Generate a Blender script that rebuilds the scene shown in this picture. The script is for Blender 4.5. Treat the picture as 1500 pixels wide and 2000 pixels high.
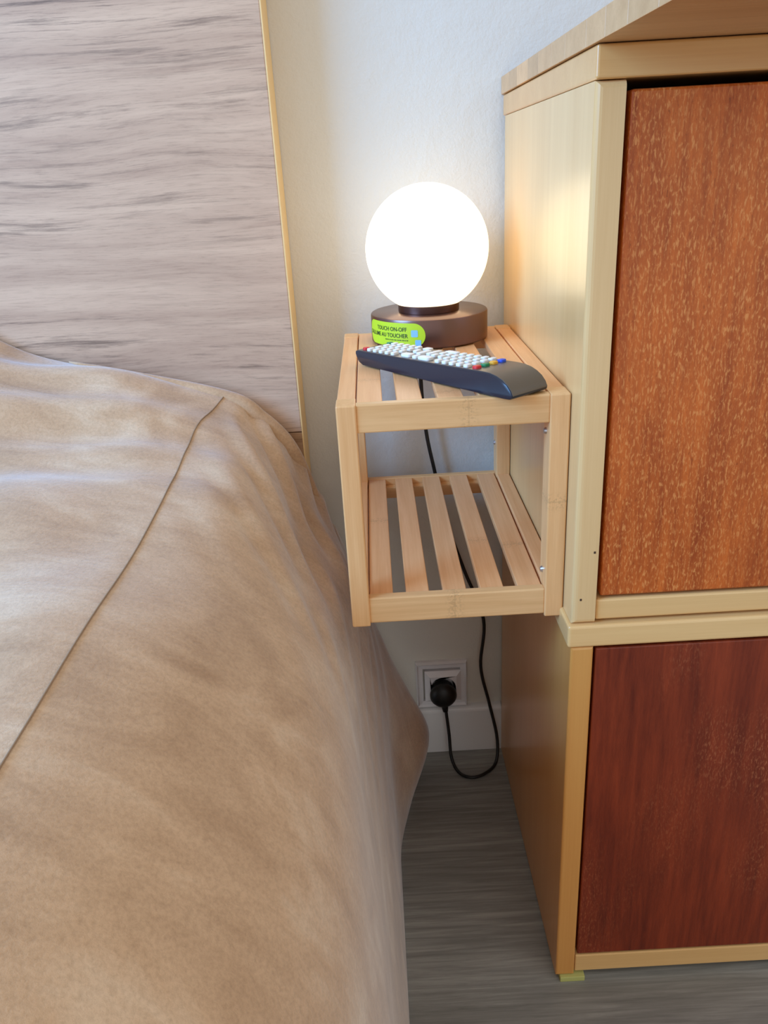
import bpy, bmesh, math, random
from mathutils import Vector, Matrix
random.seed(7)
for o in list(bpy.data.objects): bpy.data.objects.remove(o)
S = bpy.context.scene; COL = S.collection

# ------------------------------------------------------------------ camera
PITCH, YAW, ROLL = -0.4077, 0.0017, -0.0583
cp, sp, cy_, sy_, cr, sr = math.cos(PITCH), math.sin(PITCH), math.cos(YAW), math.sin(YAW), math.cos(ROLL), math.sin(ROLL)
fw = Vector((-sy_*cp, cy_*cp, sp)); rt = Vector((cy_, sy_, 0)); up = rt.cross(fw)
r2 = cr*rt + sr*up; u2 = -sr*rt + cr*up
cam = bpy.data.cameras.new('camera'); co = bpy.data.objects.new('camera', cam); COL.objects.link(co)
m = Matrix((r2, u2, -fw)).transposed().to_4x4(); m.translation = Vector((-0.1721, -1.0802, 0.9065))
co.matrix_world = m
cam.sensor_fit = 'VERTICAL'; cam.sensor_height = 36; cam.lens = 1550.03*36/2000
cam.clip_start = 0.02
S.camera = co
# ------------------------------------------------------------------ world, daylight, exposure
w = bpy.data.worlds.new('room_daylight'); S.world = w; w.use_nodes = True
bg = w.node_tree.nodes['Background']; bg.inputs[0].default_value = (1.0, 0.98, 0.96, 1); bg.inputs[1].default_value = 0.60
def area(name, loc, target, size, energy, color):
    l = bpy.data.lights.new(name, 'AREA'); l.shape = 'RECTANGLE'; l.size, l.size_y = size; l.energy = energy; l.color = color
    o = bpy.data.objects.new(name, l); COL.objects.link(o); o.location = loc
    o.rotation_euler = (Vector(target)-Vector(loc)).to_track_quat('-Z', 'Y').to_euler(); return o
area('window_daylight', (-2.6, -1.5, 1.95), (-0.3, -0.2, 0.6), (1.4, 1.4), 90, (0.20, 0.50, 1.0))
S.view_settings.view_transform = 'Standard'; S.view_settings.look = 'None'
S.view_settings.gamma = 1; S.view_settings.use_curve_mapping = False; S.view_settings.exposure = 0.55
GLOBE = (1.0, 0.81, 0.50); GLOBE_E = 1.25

# ------------------------------------------------------------------ helpers
def lin(c): return tuple(((v/255+0.055)/1.055)**2.4 if v > 10 else v/255/12.92 for v in c)+(1,)
def new_mat(name):
    m = bpy.data.materials.new(name); m.use_nodes = True; nt = m.node_tree
    return m, nt, nt.nodes['Principled BSDF']
def N(nt, t, **k):
    n = nt.nodes.new(t)
    for a, b in k.items(): setattr(n, a, b)
    return n
def ramp(nt, fac, stops):
    r = N(nt, 'ShaderNodeValToRGB'); e = r.color_ramp.elements
    while len(e) < len(stops): e.new(0.5)
    for i, (p, c) in enumerate(stops): e[i].position = p; e[i].color = c
    nt.links.new(fac, r.inputs[0]); return r.outputs[0]
def mixc(nt, fac, a, b, mode='MIX'):
    n = N(nt, 'ShaderNodeMix', data_type='RGBA', blend_type=mode)
    for i, v in ((0, fac), (6, a), (7, b)):
        if isinstance(v, (int, float)): n.inputs[i].default_value = v
        elif isinstance(v, tuple): n.inputs[i].default_value = v
        else: nt.links.new(v, n.inputs[i])
    return n.outputs[2]
def math_(nt, op, a, b=None, c=None):
    n = N(nt, 'ShaderNodeMath', operation=op)
    for i, v in enumerate((a, b, c)):
        if v is None: continue
        if isinstance(v, (int, float)): n.inputs[i].default_value = v
        else: nt.links.new(v, n.inputs[i])
    return n.outputs[0]
def coords(nt, scale, jitter=True, rot=(0, 0, 0)):
    tc = N(nt, 'ShaderNodeTexCoord'); mp = N(nt, 'ShaderNodeMapping')
    mp.inputs['Scale'].default_value = scale; mp.inputs['Rotation'].default_value = rot
    nt.links.new(tc.outputs['Object'], mp.inputs[0])
    if not jitter: return mp.outputs[0]
    oi = N(nt, 'ShaderNodeObjectInfo'); v = N(nt, 'ShaderNodeVectorMath', operation='SCALE')
    v.inputs[0].default_value = (37, 53, 71); nt.links.new(oi.outputs['Random'], v.inputs['Scale'])
    a = N(nt, 'ShaderNodeVectorMath', operation='ADD'); nt.links.new(mp.outputs[0], a.inputs[0]); nt.links.new(v.outputs[0], a.inputs[1])
    return a.outputs[0]
def noise(nt, vec, scale=1, detail=6, rough=0.6, dist=0):
    n = N(nt, 'ShaderNodeTexNoise'); n.inputs['Scale'].default_value = scale; n.inputs['Detail'].default_value = detail
    n.inputs['Roughness'].default_value = rough; n.inputs['Distortion'].default_value = dist
    nt.links.new(vec, n.inputs['Vector']); return n.outputs[0]
def bump(nt, b, h, strength, dist=0.001):
    n = N(nt, 'ShaderNodeBump'); n.inputs['Strength'].default_value = strength; n.inputs['Distance'].default_value = dist
    nt.links.new(h, n.inputs['Height']); nt.links.new(n.outputs[0], b.inputs['Normal'])
def plain(name, c, rough=0.5, metal=0, coat=0, spec=0.5):
    m, nt, b = new_mat(name); b.inputs['Base Color'].default_value = lin(c); b.inputs['Roughness'].default_value = rough
    b.inputs['Metallic'].default_value = metal; b.inputs['Coat Weight'].default_value = coat; b.inputs['Specular IOR Level'].default_value = spec
    return m
AX = {'x': (0, 1, 2), 'y': (1, 0, 2), 'z': (2, 0, 1)}
def wood(name, dark, light, axis='z', along=3, across=90, rough=0.35, coat=0.0, vary=0.12, knots=False, contrast=(0.3, 0.7), fine=260):
    """straight-grained wood; the grain runs along one local axis"""
    m, nt, b = new_mat(name)
    def sc(al, ac):
        s = [ac]*3; s[AX[axis][0]] = al; return tuple(s)
    n1 = noise(nt, coords(nt, sc(along, across)), 1, 5, 0.62, 0.4)
    n2 = noise(nt, coords(nt, sc(along*3, fine*2)), 1, 3, 0.7)
    n3 = noise(nt, coords(nt, sc(1.5, 12)), 1, 2, 0.5)
    f = math_(nt, 'ADD', math_(nt, 'MULTIPLY', n1, 0.55), math_(nt, 'ADD', math_(nt, 'MULTIPLY', n2, 0.25), math_(nt, 'MULTIPLY', n3, 0.2)))
    c = ramp(nt, f, [(contrast[0], lin(dark)), (contrast[1], lin(light))])
    oi = N(nt, 'ShaderNodeObjectInfo')
    hsv = N(nt, 'ShaderNodeHueSaturation'); nt.links.new(c, hsv.inputs['Color'])
    nt.links.new(math_(nt, 'ADD', math_(nt, 'MULTIPLY', oi.outputs['Random'], vary), 1-vary/2), hsv.inputs['Value'])
    c = hsv.outputs[0]
    if knots:
        at = N(nt, 'ShaderNodeAttribute', attribute_type='OBJECT', attribute_name='knot')
        tc = N(nt, 'ShaderNodeTexCoord'); sx = N(nt, 'ShaderNodeSeparateXYZ'); nt.links.new(tc.outputs['Object'], sx.inputs[0])
        d = math_(nt, 'ABSOLUTE', math_(nt, 'SUBTRACT', sx.outputs[AX[axis][0]], at.outputs['Fac']))
        band = math_(nt, 'SUBTRACT', 1, math_(nt, 'MINIMUM', math_(nt, 'DIVIDE', d, 0.011), 1))
        sp_ = noise(nt, coords(nt, sc(420, 520)), 1, 2, 0.6)
        k = math_(nt, 'MULTIPLY', band, math_(nt, 'GREATER_THAN', sp_, 0.53))
        line = math_(nt, 'LESS_THAN', d, 0.0009)
        k = math_(nt, 'MAXIMUM', math_(nt, 'MULTIPLY', k, 0.3), math_(nt, 'MULTIPLY', line, 0.15))
        c = mixc(nt, k, c, lin(tuple(v*0.62 for v in dark)))
    nt.links.new(c, b.inputs['Base Color'])
    b.inputs['Roughness'].default_value = rough; b.inputs['Coat Weight'].default_value = coat; b.inputs['Coat Roughness'].default_value = 0.22
    bump(nt, b, f, 0.25, 0.0006)
    return m

def obj(name, bm, mat, parent=None, smooth=False, recalc=True):
    me = bpy.data.meshes.new(name); 
    if parent is not None:
        bmesh.ops.translate(bm, verts=bm.verts, vec=-Vector(PLOC(parent)))
    if recalc: bmesh.ops.recalc_face_normals(bm, faces=bm.faces)
    bm.to_mesh(me); bm.free()
    if smooth:
        for p in me.polygons: p.use_smooth = True
    if mat: me.materials.append(mat)
    o = bpy.data.objects.new(name, me); COL.objects.link(o); o.parent = parent
    o['knot'] = 99.0
    return o
def PLOC(o):
    v = Vector((0, 0, 0))
    while o is not None: v += o.location; o = o.parent
    return v
def tag(o, label=None, cat=None, group=None, kind=None):
    if label: o['label'] = label
    if cat: o['category'] = cat
    if group: o['group'] = group
    if kind: o['kind'] = kind
    return o
def thing(name, label, cat, loc):
    o = bpy.data.objects.new(name, None); COL.objects.link(o); o.location = loc; o.empty_display_size = 0.05
    return tag(o, label, cat)
def box(x0, x1, y0, y1, z0, z1, bev=0.0015, seg=2, bm=None):
    b = bmesh.new(); bmesh.ops.create_cube(b, size=1)
    for v in b.verts:
        v.co = Vector(((x0+x1)/2+v.co.x*(x1-x0), (y0+y1)/2+v.co.y*(y1-y0), (z0+z1)/2+v.co.z*(z1-z0)))
    if bev: bmesh.ops.bevel(b, geom=list(b.edges), offset=bev, segments=seg, profile=0.5, affect='EDGES')
    return b
def bevel_where(b, test, off, seg=4):
    es = [e for e in b.edges if test(*[v.co for v in e.verts])]
    bmesh.ops.bevel(b, geom=es, offset=off, segments=seg, profile=0.5, affect='EDGES'); return b
def lathe(profile, cx, cy, seg=64):
    b = bmesh.new(); rings = []
    for r, z in profile:
        if r < 1e-6: rings.append([b.verts.new((cx, cy, z))])
        else: rings.append([b.verts.new((cx+r*math.cos(2*math.pi*i/seg), cy+r*math.sin(2*math.pi*i/seg), z)) for i in range(seg)])
    for a, c in zip(rings, rings[1:]):
        for i in range(seg):
            j = (i+1) % seg
            if len(a) == 1: b.faces.new((a[0], c[i], c[j]))
            elif len(c) == 1: b.faces.new((a[i], c[0], a[j]))
            else: b.faces.new((a[i], c[i], c[j], a[j]))
    return b
def catmull(pts, n=10):
    P = [Vector(p) for p in pts]; P = [2*P[0]-P[1]]+P+[2*P[-1]-P[-2]]; out = []
    for i in range(1, len(P)-2):
        a, b, c, d = P[i-1:i+3]
        for k in range(n):
            t = k/n
            out.append(0.5*((2*b)+(c-a)*t+(2*a-5*b+4*c-d)*t*t+(3*b-a-3*c+d)*t**3))
    out.append(P[-2]); return out
def tube(pts, rad, seg=10, ref=(0, 1, 0.01)):
    b = bmesh.new(); rings = []; n = len(pts); ref = Vector(ref)
    for i, p in enumerate(pts):
        t = (pts[min(i+1, n-1)]-pts[max(i-1, 0)]).normalized()
        a = t.cross(ref).normalized(); c = t.cross(a)
        r = rad(i/(n-1)) if callable(rad) else rad
        rings.append([b.verts.new(p+a*r*math.cos(2*math.pi*k/seg)+c*r*math.sin(2*math.pi*k/seg)) for k in range(seg)])
    for x, y in zip(rings, rings[1:]):
        for k in range(seg): b.faces.new((x[k], x[(k+1) % seg], y[(k+1) % seg], y[k]))
    b.faces.new(rings[0]); b.faces.new(rings[-1]); return b
def sst(a, b, x):
    t = max(0, min(1, (x-a)/(b-a))); return t*t*(3-2*t)
def interp(tab, x):
    if x <= tab[0][0]: return tab[0][1]
    for (a, u), (b, v) in zip(tab, tab[1:]):
        if x <= b: return u+(v-u)*(x-a)/(b-a)
    return tab[-1][1]

# ------------------------------------------------------------------ materials
def wall_mat():
    m, nt, b = new_mat('white_plaster'); b.inputs['Base Color'].default_value = lin((212, 208, 198)); b.inputs['Roughness'].default_value = 0.7
    c = coords(nt, (1, 1, 1), False)
    h = math_(nt, 'ADD', noise(nt, c, 45, 4, 0.6), math_(nt, 'MULTIPLY', noise(nt, c, 260, 3, 0.6), 0.35))
    bump(nt, b, h, 0.5, 0.0025); return m
def headboard_mat(name, base, mid, dark):
    m, nt, b = new_mat(name)
    wob = noise(nt, coords(nt, (2.0, 1, 5), True), 1, 2, 0.5)
    tc = coords(nt, (1, 1, 1), True); sx = N(nt, 'ShaderNodeSeparateXYZ'); nt.links.new(tc, sx.inputs[0])
    zz = math_(nt, 'ADD', sx.outputs[2], math_(nt, 'MULTIPLY', wob, 0.06))
    def layer(ax, az, det, ro):
        cb = N(nt, 'ShaderNodeCombineXYZ'); nt.links.new(math_(nt, 'MULTIPLY', sx.outputs[0], ax), cb.inputs[0]); nt.links.new(math_(nt, 'MULTIPLY', zz, az), cb.inputs[2])
        return noise(nt, cb.outputs[0], 1, det, ro)
    tone = layer(2.2, 30, 4, 0.65); ln = layer(5, 120, 7, 0.74); fine = layer(34, 520, 4, 0.75)
    big = noise(nt, coords(nt, (1.6, 1, 8)), 1, 3, 0.5)
    c = ramp(nt, tone, [(0.32, lin(mid)), (0.62, lin(base))])
    k = ramp(nt, ln, [(0.37, (1, 1, 1, 1)), (0.49, (0, 0, 0, 1))])
    k = math_(nt, 'MULTIPLY', k, ramp(nt, big, [(0.4, (0.12,)*3+(1,)), (0.56, (1,)*3+(1,))]))
    c = mixc(nt, math_(nt, 'MULTIPLY', k, 0.85), c, lin(dark))
    c = mixc(nt, 0.5, c, ramp(nt, fine, [(0.32, (0.6, 0.57, 0.55, 1)), (0.5, (1, 1, 1, 1))]), 'MULTIPLY')
    nt.links.new(c, b.inputs['Base Color']); b.inputs['Roughness'].default_value = 0.5
    bump(nt, b, fine, 0.12, 0.0005); return m
def floor_mat():
    m, nt, b = new_mat('grey_wood_floor')
    g1 = noise(nt, coords(nt, (6, 130, 1), False), 1, 6, 0.7, 0.4)
    g2 = noise(nt, coords(nt, (1.5, 16, 1), False), 1, 3, 0.5)
    f = math_(nt, 'ADD', math_(nt, 'MULTIPLY', g1, 0.65), math_(nt, 'MULTIPLY', g2, 0.35))
    c = ramp(nt, f, [(0.34, lin((110, 110, 106))), (0.5, lin((138, 138, 133))), (0.64, lin((166, 166, 160)))])
    nt.links.new(c, b.inputs['Base Color']); b.inputs['Roughness'].default_value = 0.5
    bump(nt, b, g1, 0.2, 0.0005); return m
def door_mat(name, dark, light, fleck, amount):
    m, nt, b = new_mat(name)
    g = noise(nt, coords(nt, (38, 38, 5)), 1, 5, 0.6, 0.3); g2 = noise(nt, coords(nt, (170, 170, 14)), 1, 4, 0.7, 0.3)
    f = math_(nt, 'ADD', math_(nt, 'MULTIPLY', g, 0.5), math_(nt, 'MULTIPLY', g2, 0.5))
    c = ramp(nt, f, [(0.33, lin(dark)), (0.66, lin(light))])
    fl = noise(nt, coords(nt, (560, 560, 170)), 1, 3, 0.6, 0.5)
    big = noise(nt, coords(nt, (9, 9, 4)), 1, 2, 0.5)
    k = math_(nt, 'MULTIPLY', ramp(nt, fl, [(0.51, (0, 0, 0, 1)), (0.66, (1, 1, 1, 1))]), ramp(nt, big, [(0.62-amount*0.4, (0, 0, 0, 1)), (0.85-amount*0.35, (1, 1, 1, 1))]))
    dk = ramp(nt, fl, [(0.28, (1, 1, 1, 1)), (0.38, (0, 0, 0, 1))])
    c = mixc(nt, math_(nt, 'MULTIPLY', dk, 0.45*amount), c, lin(tuple(v*0.6 for v in dark)))
    c = mixc(nt, math_(nt, 'MULTIPLY', k, 0.6), c, lin(fleck))
    nt.links.new(c, b.inputs['Base Color']); b.inputs['Roughness'].default_value = 0.38; b.inputs['Specular IOR Level'].default_value = 0.4
    bump(nt, b, math_(nt, 'ADD', fl, g2), 0.3, 0.0008); return m
def suede(name):
    m, nt, b = new_mat(name)
    t = coords(nt, (1, 1, 1), False)
    n1 = noise(nt, t, 7, 4, 0.55, 1.2); n2 = noise(nt, coords(nt, (9, 26, 9), False, (0, 0, 0.5)), 1, 4, 0.6, 0.8)
    f = math_(nt, 'ADD', math_(nt, 'MULTIPLY', n1, 0.6), math_(nt, 'MULTIPLY', n2, 0.4))
    c = ramp(nt, f, [(0.32, lin((178, 143, 109))), (0.5, lin((205, 171, 136))), (0.66, lin((224, 198, 168)))])
    fn = noise(nt, t, 300, 4, 0.75)
    c = mixc(nt, 0.5, c, ramp(nt, fn, [(0.3, (0.6, 0.58, 0.55, 1)), (0.6, (1, 1, 1, 1))]), 'MULTIPLY')
    nt.links.new(c, b.inputs['Base Color']); b.inputs['Roughness'].default_value = 0.85; b.inputs['Specular IOR Level'].default_value = 0.15
    b.inputs['Sheen Weight'].default_value = 0.65; b.inputs['Sheen Roughness'].default_value = 0.4; b.inputs['Sheen Tint'].default_value = (0.85, 0.92, 1, 1)
    bump(nt, b, math_(nt, 'ADD', fn, math_(nt, 'MULTIPLY', n2, 1.5)), 0.35, 0.0015); return m
def lamp_glow():
    m, nt, b = new_mat('lit_opal_glass'); b.inputs['Base Color'].default_value = (0.9, 0.9, 0.88, 1)
    b.inputs['Emission Color'].default_value = GLOBE+(1,); b.inputs['Emission Strength'].default_value = GLOBE_E; b.inputs['Roughness'].default_value = 0.3
    return m

M = dict(
    wall=wall_mat(), floor=floor_mat(), base=plain('white_gloss_paint', (226, 226, 226), 0.4),
    head=headboard_mat('washed_oak_laminate', (212, 180, 152), (182, 150, 126), (106, 84, 70)),
    head_low=headboard_mat('brown_oak_laminate', (176, 138, 102), (158, 120, 86), (120, 86, 60)),
    band=plain('pale_edge_band', (236, 200, 140), 0.45),
    suede=suede('beige_suede'), thread=plain('seam_thread', (150, 124, 98), 0.8),
    bam_x=wood('bamboo_crosswise', (214, 160, 100), (242, 194, 136), 'x', 5, 130, 0.4, 0.1, 0.08, True),
    bam_y=wood('bamboo_lengthwise', (222, 156, 98), (246, 190, 134), 'y', 5, 130, 0.4, 0.1, 0.08, True),
    bam_z=wood('bamboo_upright', (216, 158, 98), (242, 192, 134), 'z', 5, 130, 0.4, 0.1, 0.08, True),
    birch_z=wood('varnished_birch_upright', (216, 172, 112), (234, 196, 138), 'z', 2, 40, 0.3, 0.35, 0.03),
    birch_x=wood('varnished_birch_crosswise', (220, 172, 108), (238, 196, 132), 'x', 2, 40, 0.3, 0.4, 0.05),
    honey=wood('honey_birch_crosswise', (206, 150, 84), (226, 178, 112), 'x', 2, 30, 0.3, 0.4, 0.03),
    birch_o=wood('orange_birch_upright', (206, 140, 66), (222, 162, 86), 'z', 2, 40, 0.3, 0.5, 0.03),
    stave=wood('butcher_block_stave', (186, 142, 94), (216, 174, 124), 'x', 3, 55, 0.4, 0.2, 0.34),
    door_up=door_mat('lit_red_brown_veneer', (152, 64, 20), (210, 106, 38), (236, 160, 88), 1.0),  # brighter copy: daylight and glints on the pores painted into the colour
    door_lo=door_mat('shaded_red_brown_veneer', (100, 34, 16), (146, 58, 28), (206, 130, 84), 0.25),  # same veneer as the upper door, with shade painted into the colour
    black=plain('black_rubber', (14, 14, 15), 0.45), bronze=plain('dark_bronze_lacquer', (118, 92, 86), 0.30, 0.95),
    glow=lamp_glow(), green=plain('lime_paper', (190, 222, 40), 0.5), ink=plain('dark_green_ink', (40, 70, 30), 0.6),
    blue_ink=plain('pale_blue_ink', (140, 200, 240), 0.5),
    remote_side=plain('blue_black_plastic', (34, 38, 50), 0.35), remote_top=plain('charcoal_satin_plastic', (112, 104, 98), 0.33, 0.55),
    rubber=plain('white_rubber', (232, 230, 226), 0.5), red=plain('red_rubber', (214, 40, 44), 0.45), grn=plain('green_rubber', (20, 130, 80), 0.45),
    yel=plain('yellow_rubber', (232, 170, 50), 0.45), blu=plain('blue_rubber', (30, 80, 210), 0.45),
    socket=plain('white_socket_plastic', (224, 222, 224), 0.35), steel=plain('bright_screw_steel', (190, 190, 190), 0.3, 0.9),
    shim=wood('pale_green_wood', (186, 190, 110), (206, 206, 134), 'x', 4, 60, 0.6), dark=plain('dark_cabinet_inside', (70, 46, 28), 0.7),
)

# ------------------------------------------------------------------ setting
o = tag(obj('wall_back', box(-2.6, 1.6, 0, 0.12, -0.05, 2.6, 0), M['wall']), kind='structure')
o = tag(obj('floor', box(-2.6, 1.6, -2.6, 0.12, -0.05, 0, 0), M['floor']), kind='structure')
b = box(-0.2745, 0.0, -0.013, 0, 0, 0.0873, 0)
bevel_where(b, lambda a, c: a.z > .08 and c.z > .08 and a.y < -.01 and c.y < -.01, 0.008, 4)
tag(obj('baseboard_back', b, M['base']), kind='structure')

# ------------------------------------------------------------------ headboard
HB = thing('headboard', 'washed grey oak headboard panel with pale yellow edge, behind the bed', 'headboard', (-0.95, -0.03, 0))
obj('upper_panel', box(-1.75, -0.2775, -0.0597, -0.001, 0.5895, 1.5, 0.0012), M['head'], HB)
tag(obj('lower_panel', box(-1.75, -0.2775, -0.0592, -0.001, 0.0, 0.5885, 0.0012), M['head_low'], HB), 'browner lower board of the headboard')
tag(obj('edge_band', box(-0.2776, -0.2757, -0.0597, -0.001, 0.0, 1.5, 0.0004), M['band'], HB), 'pale yellow edge strip')

# ------------------------------------------------------------------ bedspread
FRONT = [(-.90, .648), (-.70, .645), (-.55, .640), (-.45, .631), (-.39, .618), (-.335, .592), (-.285, .552), (-.25, .515), (-.226, .472), (-.212, .425), (-.203, .36), (-.194, .28), (-.188, .18), (-.182, .08), (-.178, .002)]
HEAD = [(-.90, .78), (-.70, .752), (-.60, .722), (-.50, .690), (-.368, .649), (-.332, .621), (-.297, .582), (-.272, .525), (-.252, .467), (-.238, .425), (-.217, .36), (-.192, .275), (-.155, .18), (-.122, .09), (-.150, .002)]
SEAM = 4
def profile(y):
    wt = sst(-0.50, -0.08, y); ws = sst(-0.24, -0.07, y)
    out = []
    for i, (a, c) in enumerate(zip(FRONT, HEAD)):
        k = wt if i <= SEAM+3 else ws
        if i <= SEAM: k = sst(-0.36, -0.07, y)
        kx = sst(-0.20, -0.06, y) if i == SEAM else k
        out.append((a[0]+(c[0]-a[0])*kx, y, a[1]+(c[1]-a[1])*k))
    return out
YS = [-0.064, -0.068] + [-0.075-0.0125*i for i in range(60)] + [-0.84-0.05*i for i in range(24)]
NSUB = 7
rows = []; cut = (SEAM+1)*NSUB
for y in YS:
    pts = catmull([(-1.6, y, profile(y)[0][2]+0.02)]+profile(y), NSUB)
    n = len(pts); row = []
    for i, p in enumerate(pts):
        t = (pts[min(i+1, n-1)]-pts[max(i-1, 0)]).normalized(); nr = Vector((-t.z, 0, t.x))
        if nr.z < 0 and nr.x < 0: nr = -nr
        s = i/NSUB-1-SEAM                    # knots past the seam
        near = sst(-0.62, -0.12, y)
        d = 0
        if s > 0:
            a = min(1, s/1.5)*near
            d += a*0.0050*math.sin(62*(y+0.085*s)+0.8*math.sin(1.9*s))*max(0, 1-s/9)
            d += a*0.0030*math.sin(117*(y+0.07*s)+1.3+math.sin(s))*max(0, 1-s/8)
            d += 0.004*math.sin(11*y+0.5*s)*min(1, s/3)*max(0, min(1, (9.9-s)/2))*(1 if p.z > .05 else .3)
        sx_ = p.x if s <= 0 else seam_x
        if i == cut: seam_x = p.x
        dt = 0.0045*math.sin(75*(y-.12*sx_)+2*math.sin(5*sx_))*sst(-.42, -.2, y)+0.006*math.sin(13*y-9*sx_+1.5)*sst(-.2, -.4, y)+0.004*math.sin(31*(y*.6+sx_))+0.0035*math.sin(27*y+8*math.sin(4*sx_))
        d += dt*(1-0.5*sst(-1, 0, s)) if s <= 0 else 0.5*dt*(1-sst(0, 2, s))
        if y > -0.073: d -= 0.004*(y+0.075)/0.011*1.5
        row.append(p+nr*d)
    for q in row: q.z = max(q.z, 0.0022)
    rows.append(row)
cut = (SEAM+1)*NSUB
def strip(i0, i1):
    b = bmesh.new(); g = [[b.verts.new(r[i]) for i in range(i0, i1+1)] for r in rows]
    for a, c in zip(g, g[1:]):
        for i in range(len(a)-1): b.faces.new((a[i], c[i], c[i+1], a[i+1]))
    return b
BS = thing('bedspread', 'beige suede bedspread draped over the bed down to the floor', 'bedspread', (-0.6, -0.7, 0))
for nm, i0, i1 in (('top_panel', 0, cut), ('side_panel', cut, len(rows[0])-1)):
    o = obj(nm, strip(i0, i1), M['suede'], BS, True, False)
    md = o.modifiers.new('thickness', 'SOLIDIFY'); md.thickness = 0.003; md.offset = -1; md.use_rim = False
seam = [r[cut]+Vector((0.0004, 0, 0.0006)) for r in rows]
tag(obj('seam', tube(seam, 0.0007, 6, (1, 0, 0.3)), M['thread'], BS, True), 'dark stitched seam')
hem = []; HC = catmull([(-1.6, -.075, .8)]+profile(-.075), NSUB)
for i in range(3*NSUB+3, 9*NSUB+2, 3):
    p = HC[i]; hem.append(Vector((p.x+0.000, -0.080, p.z-0.004)))
hem = catmull(hem, 3)
tag(obj('rolled_hem', tube(hem, lambda t: 0.0008+0.0135*math.sin(math.pi*t**0.9)**0.9, 14), M['suede'], BS, True), 'rolled edge tucked against the headboard')

# ------------------------------------------------------------------ cabinets
D0 = -0.4300
LC = thing('lower_cabinet', 'lower birch cabinet with red-brown door coloured darker as in shade, standing on the floor', 'cabinet', (0.3, -0.215, 0))
b = box(0, .0223, D0, -.014, .0, .4706, 0)
for v in b.verts:
    if v.co.z < .1: v.co.z = .0078 if v.co.y < -.2 else .0006
bevel_where(b, lambda a, c: a.y < -.4 and c.y < -.4, .0025, 3)
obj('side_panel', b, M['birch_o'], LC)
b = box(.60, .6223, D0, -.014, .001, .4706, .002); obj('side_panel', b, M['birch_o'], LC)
b = box(-.0036, .626, D0-.0013, -.014, .4712, .4953, 0); bevel_where(b, lambda a, c: a.y < -.4 and c.y < -.4 or (a.x < 0 and c.x < 0), .0028, 3)
obj('top_slab', b, M['birch_x'], LC)
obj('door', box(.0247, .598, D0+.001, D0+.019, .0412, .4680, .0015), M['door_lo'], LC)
obj('bottom_rail', box(.0228, .5995, D0+.001, -.03, .0118, .0385, .0015), M['birch_x'], LC)
obj('back_panel', box(.0228, .5995, -.024, -.016, .04, .47, 0), M['dark'], LC)
tag(obj('wooden_wedge', box(.005, .0345, D0-.0035, D0+.03, .0, .0074, .0008), M['shim']), 'small pale green wooden wedge under the lower cabinet corner', 'wedge')

UD = -.4277
UC = thing('upper_cabinet', 'upper birch cabinet with red-brown door coloured brighter as in daylight, stacked on the lower cabinet', 'cabinet', (0.3, -0.215, .4956))
b = box(0, .0223, UD, -.014, .4956, .9572, 0); bevel_where(b, lambda a, c: a.y < -.4 and c.y < -.4 and (a.x+c.x < .01 or abs(a.z-c.z) < .01), .005, 4)
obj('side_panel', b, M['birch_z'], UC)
for x, z in ((.0068, .5212), (.0175, .5705)):
    tag(obj('dent', box(x, x+.0022, UD-.0002, UD+.001, z, z+.0026, .0003, 1), M['dark'], UC), 'dark dent in the panel edge')
obj('side_panel', box(.60, .6223, UD, -.014, .4956, .9572, .002), M['birch_z'], UC)
b = box(-.0008, .6235, UD-.001, -.004, .9577, .9805, 0); bevel_where(b, lambda a, c: a.y < -.4 and c.y < -.4 or (a.x < 0 and c.x < 0), .0022, 3)
obj('top_slab', b, M['honey'], UC)
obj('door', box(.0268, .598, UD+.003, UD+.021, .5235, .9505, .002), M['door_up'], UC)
obj('bottom_rail', box(.0231, .5995, UD+.002, -.03, .4985, .5205, .002), M['birch_x'], UC)
obj('back_panel', box(.0231, .5995, -.024, -.016, .521, .957, 0), M['dark'], UC)

WT = thing('worktop', 'laminated butcher-block worktop overhanging the front of the upper cabinet', 'worktop', (0.3, -.3, .981))
ys = [-.0005, -.055, -.108, -.171, -.224, -.281, -.334, -.402, -.4535, -.505, -.563, -.62]
for a, c in zip(ys, ys[1:]):
    obj('stave', box(-.0028, .66, c+.0001, a-.0001, .9812, 1.0, .0003, 1), M['stave'], WT)

# ------------------------------------------------------------------ bamboo shelf
XL, XR, YF, YB, T, Bz, LS = -.2113, -.0006, -.3939, -.0505, .7146, .4857, .5157
SH = thing('bamboo_shelf', 'two-tier bamboo slatted shelf fixed to the cabinet side beside the bed', 'shelf', ((XL+XR)/2, (YF+YB)/2, Bz))
PW, PD = .0182, .026
for x0, x1 in ((XL, XL+PW), (XR-PW, XR)):
    for y0, y1 in ((YF, YF+PD), (YB-PD, YB)):
        o = obj('post', box(x0, x1, y0, y1, Bz, T, .0014), M['bam_z'], SH)
        o['knot'] = (.61 if x0 > -.1 else .99)-Bz
    for z0, z1 in ((T-.027, T-.0004), (LS-.0285, LS+.003)):
        obj('side_rail', box(x0+.0006, x1-.0006, YF+PD-.001, YB-PD+.001, z0, z1, .0012), M['bam_y'], SH)
xi0, xi1 = XL+PW, XR-PW
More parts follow.
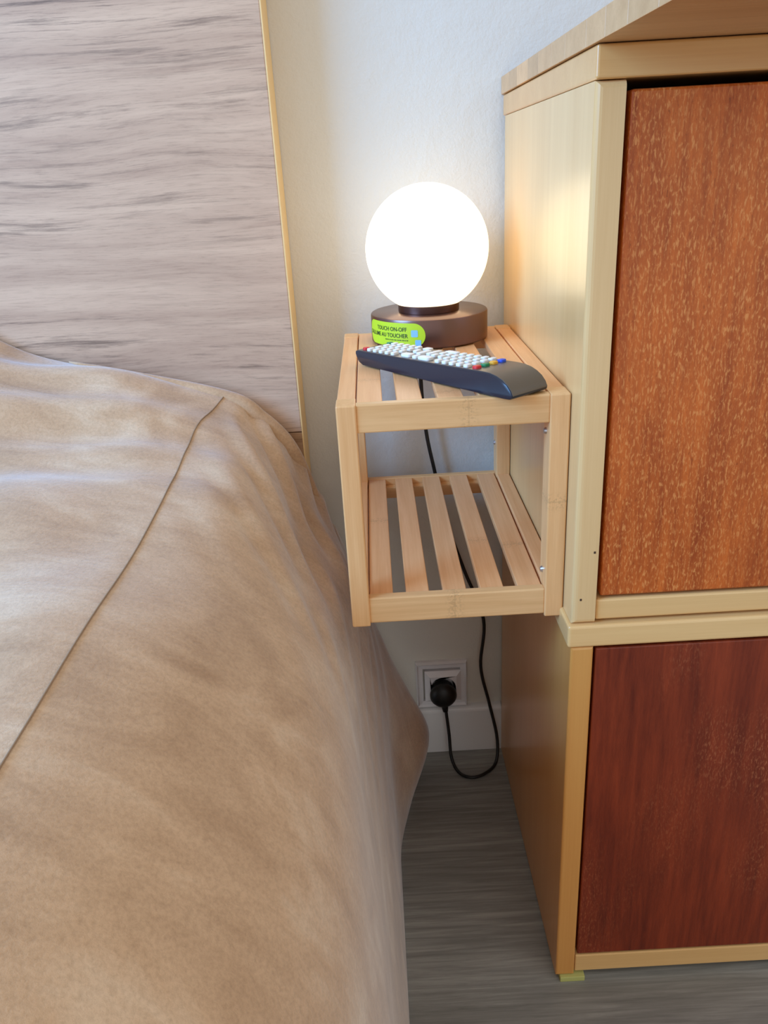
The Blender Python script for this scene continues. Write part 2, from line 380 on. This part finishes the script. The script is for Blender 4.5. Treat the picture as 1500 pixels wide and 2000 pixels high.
for k, (zt, h) in enumerate(((T, .0269), (LS+.0012, .0285))):
    fr = obj('front_rail', box(xi0-.0004, xi1+.0004, YF+.0018, YF+.0125, zt-h, zt-.0002, .0014), M['bam_x'], SH)
    fr['knot'] = (-.092 if k == 0 else -.108)-(XL+XR)/2
    obj('rear_rail', box(xi0-.0004, xi1+.0004, YB-.0105, YB-.001, zt-h, zt-.0008, .001), M['bam_x'], SH)
    zs = zt-(.0006 if k == 0 else .0016)
    obj('ledge', box(xi0, xi1, YF+.0126, YF+.022, zs-.024, zs-.0085, .0006), M['bam_x'], SH)
    obj('ledge', box(xi0, xi1, YB-.022, YB-.0106, zs-.024, zs-.0085, .0006), M['bam_x'], SH)
    sw = [(-.1924, -.1690), (-.1558, -.1327), (-.1187, -.0953), (-.0813, -.0578), (-.0437, -.0200)]
    kn = (-.20, .5, .5, -.27, -.285)
    for i, (a, c) in enumerate(sw):
        o = obj('slat', box(a, c, YF+.0128, YB-.0108, zs-.0082, zs, .0008), M['bam_y'], SH)
        o['knot'] = (kn[i] if k else (-.3, .5, -.36, .5, .5)[i])-(YF+YB)/2
for x, y, z in ((XR-PW, YF+.016, .676), (XR-PW, YF+.016, .5315), (XR-PW, YB-.012, .560)):
    b = bmesh.new(); bmesh.ops.create_cone(b, cap_ends=True, segments=14, radius1=.0034, radius2=.0024, depth=.0022, matrix=Matrix.Translation((x-.0010, y, z)) @ Matrix.Rotation(-math.pi/2, 4, 'Y'))
    obj('screw', b, M['steel'], SH)

# ------------------------------------------------------------------ socket
SK = thing('wall_socket', 'white square wall socket low on the wall above the baseboard', 'socket', (-.0945, 0, .0826))
def frame_plate(x0, x1, z0, z1, hx, hz, th, lip):
    """square plate with a raised outer rim sloping to an opening"""
    b = bmesh.new(); cx, cz = (x0+x1)/2, (z0+z1)/2; ox, oz = (x1-x0)/2, (z1-z0)/2
    rings = [(ox, oz, 0), (ox, oz, -th*.55), (ox-.002, oz-.002, -th), (hx+.0065, hz+.0065, -th*.75), (hx+.001, hz+.001, -lip), (hx, hz, -lip), (hx, hz, -.0005)]
    rv = [[b.verts.new((cx+sx*a, y, cz+sz*c)) for sx, sz in ((-1, -1), (1, -1), (1, 1), (-1, 1))] for a, c, y in rings]
    for p, q in zip(rv, rv[1:]):
        for i in range(4): b.faces.new((p[i], p[(i+1) % 4], q[(i+1) % 4], q[i]))
    return b
PX0, PX1, PZ0, PZ1 = -.138, -.0549, .0892, .1750
obj('frame', frame_plate(PX0, PX1, PZ0, PZ1, .0305, .0310, .0105, .007), M['socket'], SK)
b = bmesh.new(); cx, cz = -.0945, .1300
rv = [[b.verts.new((cx+sx*a, y, cz+sz*a)) for sx, sz in ((-1, -1), (1, -1), (1, 1), (-1, 1))] for a, y in ((.0295, -.0005), (.0295, -.0085), (.0285, -.0095), (.0215, -.0150))]
for p, q in zip(rv, rv[1:]):
    for i in range(4): b.faces.new((p[i], p[(i+1) % 4], q[(i+1) % 4], q[i]))
circ = lambda r, y, n=32: [b.verts.new((cx+r*math.cos(2*math.pi*i/n-3*math.pi/4), y, cz+r*math.sin(2*math.pi*i/n-3*math.pi/4))) for i in range(n)]
c0 = circ(.0205, -.0150); c1 = circ(.0200, -.006); sq = rv[-1]
for k in range(4):
    for i in range(8): b.faces.new((sq[k], c0[k*8+i], c0[(k*8+i+1) % 32]))
    b.faces.new((sq[k], c0[(k*8+8) % 32], sq[(k+1) % 4]))
for i in range(32): b.faces.new((c0[i], c1[i], c1[(i+1) % 32], c0[(i+1) % 32]))
b.faces.new(c1)
obj('insert', b, M['socket'], SK)

# ------------------------------------------------------------------ lamp
LX, LY, BR = -.1058, -.108, .0700
LP = thing('globe_lamp', 'lit white globe lamp on a round dark bronze base, on the shelf', 'lamp', (LX, LY, T))
bt = T+.0335
obj('base', lathe([(0, T+.0003), (BR-.002, T+.0003), (BR, T+.002), (BR, bt-.0022), (BR-.0006, bt-.0008), (BR-.0022, bt), (0, bt)], LX, LY, 96), M['bronze'], LP, True)
for f in bpy.data.objects['base'].data.polygons: f.use_smooth = True
bpy.data.objects['base'].data.set_sharp_from_angle(angle=math.radians(40))
obj('collar', lathe([(0, bt+.0002), (.0362, bt+.0002), (.0365, bt+.001), (.0365, bt+.0125), (.0355, bt+.0135), (0, bt+.0135)], LX, LY, 64), M['bronze'], LP, True).data.set_sharp_from_angle(angle=math.radians(40))
GR = .0718; GZ = bt+.0070+math.sqrt(GR**2-.034**2)
prof = [(0, GZ+GR)]+[(GR*math.sin(a), GZ+GR*math.cos(a)) for a in [math.pi*i/40 for i in range(1, 40)] if GR*math.cos(a) > -(GZ-bt-.0068)]
obj('globe', lathe(prof, LX, LY, 64), M['glow'], LP, True)
# sticker bent round the base: local u along the arc (m), v up (m)
A0 = math.radians(-96)
R_ST = BR+.0004
def bend(u, v, r=R_ST): a = A0+u/BR; return Vector((LX+r*math.cos(a), LY+r*math.sin(a), T+v))
U1 = -.002; UL, VB, VT = .092, .003, .0300       # right end u, length, bottom, top
b = bmesh.new(); nU = 48; hh = (VT-VB)/2
top = []; bot = []
for i in range(nU+1):
    u = -UL+(U1+UL)*(1-(1-i/nU)**1.6); e = min(u+UL, U1-u)
    d = hh if e > hh else math.sqrt(max(1e-9, hh*hh-(hh-e)**2))
    top.append(b.verts.new(bend(u, VB+hh+d))); bot.append(b.verts.new(bend(u, VB+hh-d)))
for i in range(nU): b.faces.new((bot[i], bot[i+1], top[i+1], top[i]))
ST = obj('sticker', b, M['green'], LP, True); tag(ST, 'lime green sticker with dark lettering')
def flat_text(txt, size, u_right, v, mat, name='lettering'):
    c = bpy.data.curves.new('t', 'FONT'); c.body = txt; c.size = size; c.align_x = 'RIGHT'; c.resolution_u = 3; c.offset = size*0.012
    t = bpy.data.objects.new('t', c); COL.objects.link(t)
    dg = bpy.context.evaluated_depsgraph_get(); me = bpy.data.meshes.new_from_object(t.evaluated_get(dg))
    bb = bmesh.new(); bb.from_mesh(me); bpy.data.objects.remove(t); bpy.data.curves.remove(c)
    bmesh.ops.triangulate(bb, faces=bb.faces)
    for vtx in bb.verts: vtx.co = bend(u_right+vtx.co.x*0.92, v+vtx.co.y, R_ST+.0003)
    return obj(name, bb, mat, ST)
flat_text('TOUCH ON-OFF', .0066, U1-.0215, .0205, M['ink'])
flat_text("S'ALLUME AU TOUCHER", .0066, U1-.0205, .0133, M['ink'])
b = bmesh.new()
for k in range(15):                                        # row of marks too small to read
    u = U1-.0205-k*.0022; wd = random.uniform(.0009, .0016)
    b.faces.new([b.verts.new(bend(x, z, R_ST+.0003)) for x, z in ((u-wd, .0098), (u, .0098), (u, .0111), (u-wd, .0111))])
tag(obj('small_print', b, M['ink'], ST), kind='stuff')
for u, v, sz in ((U1-.0125, .0185, .0078), (U1-.0085, .0080, .0068)):
    b = bmesh.new(); b.faces.new([b.verts.new(bend(u+a*sz/2, v+c*sz/2, R_ST+.0003)) for a, c in ((-1, -.8), (-.8, -1), (.8, -1), (1, -.8), (1, .8), (.8, 1), (-.8, 1), (-1, .8))])
    obj('symbol', b, M['blue_ink'], ST)
cable = [(LX, LY+BR-.001, T+.004), (-.107, -.0330, T+.003), (-.110, -.0270, .700), (-.1135, -.021, .6422), (-.1087, -.020, .5677), (-.0977, -.020, .5036), (-.0840, -.022, .43), (-.058, -.022, .345), (-.0295, -.020, .2576), (-.0345, -.021, .1729), (-.0215, -.024, .1025), (-.0100, -.0330, .040), (-.0145, -.052, .0055), (-.036, -.076, .0042), (-.0590, -.083, .0042), (-.0775, -.070, .0046), (-.0870, -.050, .018), (-.0890, -.038, .055), (-.0920, -.033, .0905), (-.0935, -.031, .110)]
tag(obj('power_cable', tube(catmull(cable, 8), .0026, 10), M['black'], LP, True), 'black power cable looping to the floor')
# plug: round body facing the room, strain relief pointing down
px_, pz_ = -.0958, .1262
b = lathe([(0, 0), (.0165, 0), (.0182, .004), (.0186, .016), (.0215, .0185), (.0215, .022), (.0188, .027), (.014, .031), (.006, .0332), (0, .0335)], 0, 0, 40)
bmesh.ops.transform(b, matrix=Matrix.Translation((px_, -.0085, pz_)) @ Matrix.Rotation(math.pi/2, 4, 'X'), verts=b.verts)
PLG = obj('plug', b, M['black'], LP, True)
obj('strain_relief', tube([Vector((px_+.001, -.026, pz_-.010)), Vector((px_+.0018, -.029, pz_-.022)), Vector((px_+.0026, -.031, pz_-.030))], lambda t: .0072-.003*t, 14), M['black'], PLG, True)

# ------------------------------------------------------------------ remote control
RL, RW = .2135, .0475
RC = thing('remote_control', 'black remote control with white buttons lying across the shelf', 'remote', (-.1948, -.2304, T+.0003))
ang = math.atan2(-.169, .1296)
prof = [(.0050, .0030), (.0110, .0004), (.060, 0), (.120, 0), (.2060, 0), (.2112, .0004), (.2138, .0020), (.2142, .0042), (.2122, .0082), (.2080, .0125), (.2025, .0158), (.1960, .0182), (.1880, .0196), (.1790, .0197), (.130, .0180), (.080, .0166), (.030, .0152), (.0030, .0145), (.0006, .0138), (.0002, .0118), (.0016, .0075)]
prof = [(a*1.06, c*1.04) for a, c in prof]
def remote_body():
    b = bmesh.new(); n = len(prof); cxs = sum(p[0] for p in prof)/n; czs = .008
    rings = []
    for t, ins in ((0.0, .0016), (.0006, .0005), (.0018, 0), (RW-.0018, 0), (RW-.0006, .0005), (RW, .0016)):
        ring = []
        for s, z in prof:
            k = ins
            ring.append(b.verts.new((s-k*(1 if s > cxs else -1)*(1 if abs(s-cxs) > .09 else 0), t, z-k*(1 if z > czs else -1)*.5)))
        rings.append(ring)
    for p, q in zip(rings, rings[1:]):
        for i in range(n): b.faces.new((p[i], p[(i+1) % n], q[(i+1) % n], q[i]))
    b.faces.new(rings[0]); b.faces.new(rings[-1]); return b
def rplace(b):
    bmesh.ops.transform(b, matrix=Matrix.Translation(RC.location) @ Matrix.Rotation(ang, 4, 'Z'), verts=b.verts); return b
o = obj('shell', rplace(remote_body()), M['remote_side'], RC, True); o.data.set_sharp_from_angle(angle=math.radians(35))
# top face plate, follows the upper profile and rolls over the thick end
tp = [p for p in prof[7:18]]
b = bmesh.new(); g = []
for s, z in tp:
    nx = .0005
    g.append([b.verts.new((s, t, z+nx)) for t in (.0012, RW-.0012)])
for p, q in zip(g, g[1:]): b.faces.new((p[0], p[1], q[1], q[0]))
ex = bmesh.ops.extrude_face_region(b, geom=list(b.faces)); bmesh.ops.translate(b, verts=[v for v in ex['geom'] if isinstance(v, bmesh.types.BMVert)], vec=(0, 0, -.0008))
tag(obj('face_plate', rplace(b), M['remote_top'], RC, True), 'satin charcoal top face rolling over the thick end').data.set_sharp_from_angle(angle=math.radians(35))
meshes = {}
def button(s, t, ls, lt, mat, h=.0026):
    ls *= .98; lt *= 1.02
    key = (round(ls, 4), round(lt, 4), mat)
    if key not in meshes:
        b = box(-ls/2, ls/2, -lt/2, lt/2, -.001, h, 0)
        bevel_where(b, lambda a, c: abs(a.z-c.z) > .001, min(ls, lt)*.30, 3)
        bevel_where(b, lambda a, c: a.z > h-.0001 and c.z > h-.0001, .0006, 2)
        o = obj('button', b, M[mat], None, True); o.data.set_sharp_from_angle(angle=math.radians(50)); meshes[key] = o.data
        o.parent = RC
    else:
        o = bpy.data.objects.new('button', meshes[key]); COL.objects.link(o); o.parent = RC
    s = s*1.005+.0006; z = (.0145+(s/.190)*.0050)*1.04+.0004
    o.matrix_basis = Matrix.Rotation(ang, 4, 'Z') @ Matrix.Translation((s, t, z)) @ Matrix.Rotation(-.0265, 4, 'Y')
    return o
C4 = (.0075, .0183, .0291, .0399)
tag(button(.0105, C4[0], .0052, .0066, 'red'), 'red power button'); tag(button(.0105, C4[3], .0052, .0066, 'grn'), 'green button at the thin end')
for r in range(5):
    for k, t in enumerate(C4):
        button(.0185+.0098*r, t, .0056, .0078, 'rubber')
button(.0760, .0095, .0135, .0092, 'rubber'); button(.0705, .0270, .0060, .0085, 'rubber'); button(.0735, .0390, .0100, .0085, 'rubber')
button(.0830, .0250, .0065, .0170, 'rubber'); button(.0905, .0085, .0062, .0080, 'rubber'); button(.0930, .0300, .0062, .0180, 'rubber')
button(.1035, .0092, .0165, .0095, 'rubber'); button(.1025, .0225, .0060, .0078, 'rubber'); button(.1040, .0320, .0060, .0075, 'rubber'); button(.1090, .0402, .0170, .0075, 'rubber')
button(.1135, .0215, .0060, .0078, 'rubber'); button(.1145, .0305, .0060, .0075, 'rubber')
for r in range(5):
    for k, t in enumerate(C4):
        button(.1245+.0098*r, t, .0060, .0078, 'rubber')
for t, c in zip(C4, ('red', 'grn', 'yel', 'blu')): tag(button(.1755, t, .0066, .0074, c), {'red': 'red', 'grn': 'green', 'yel': 'yellow', 'blu': 'blue'}[c]+' button at the thick end')
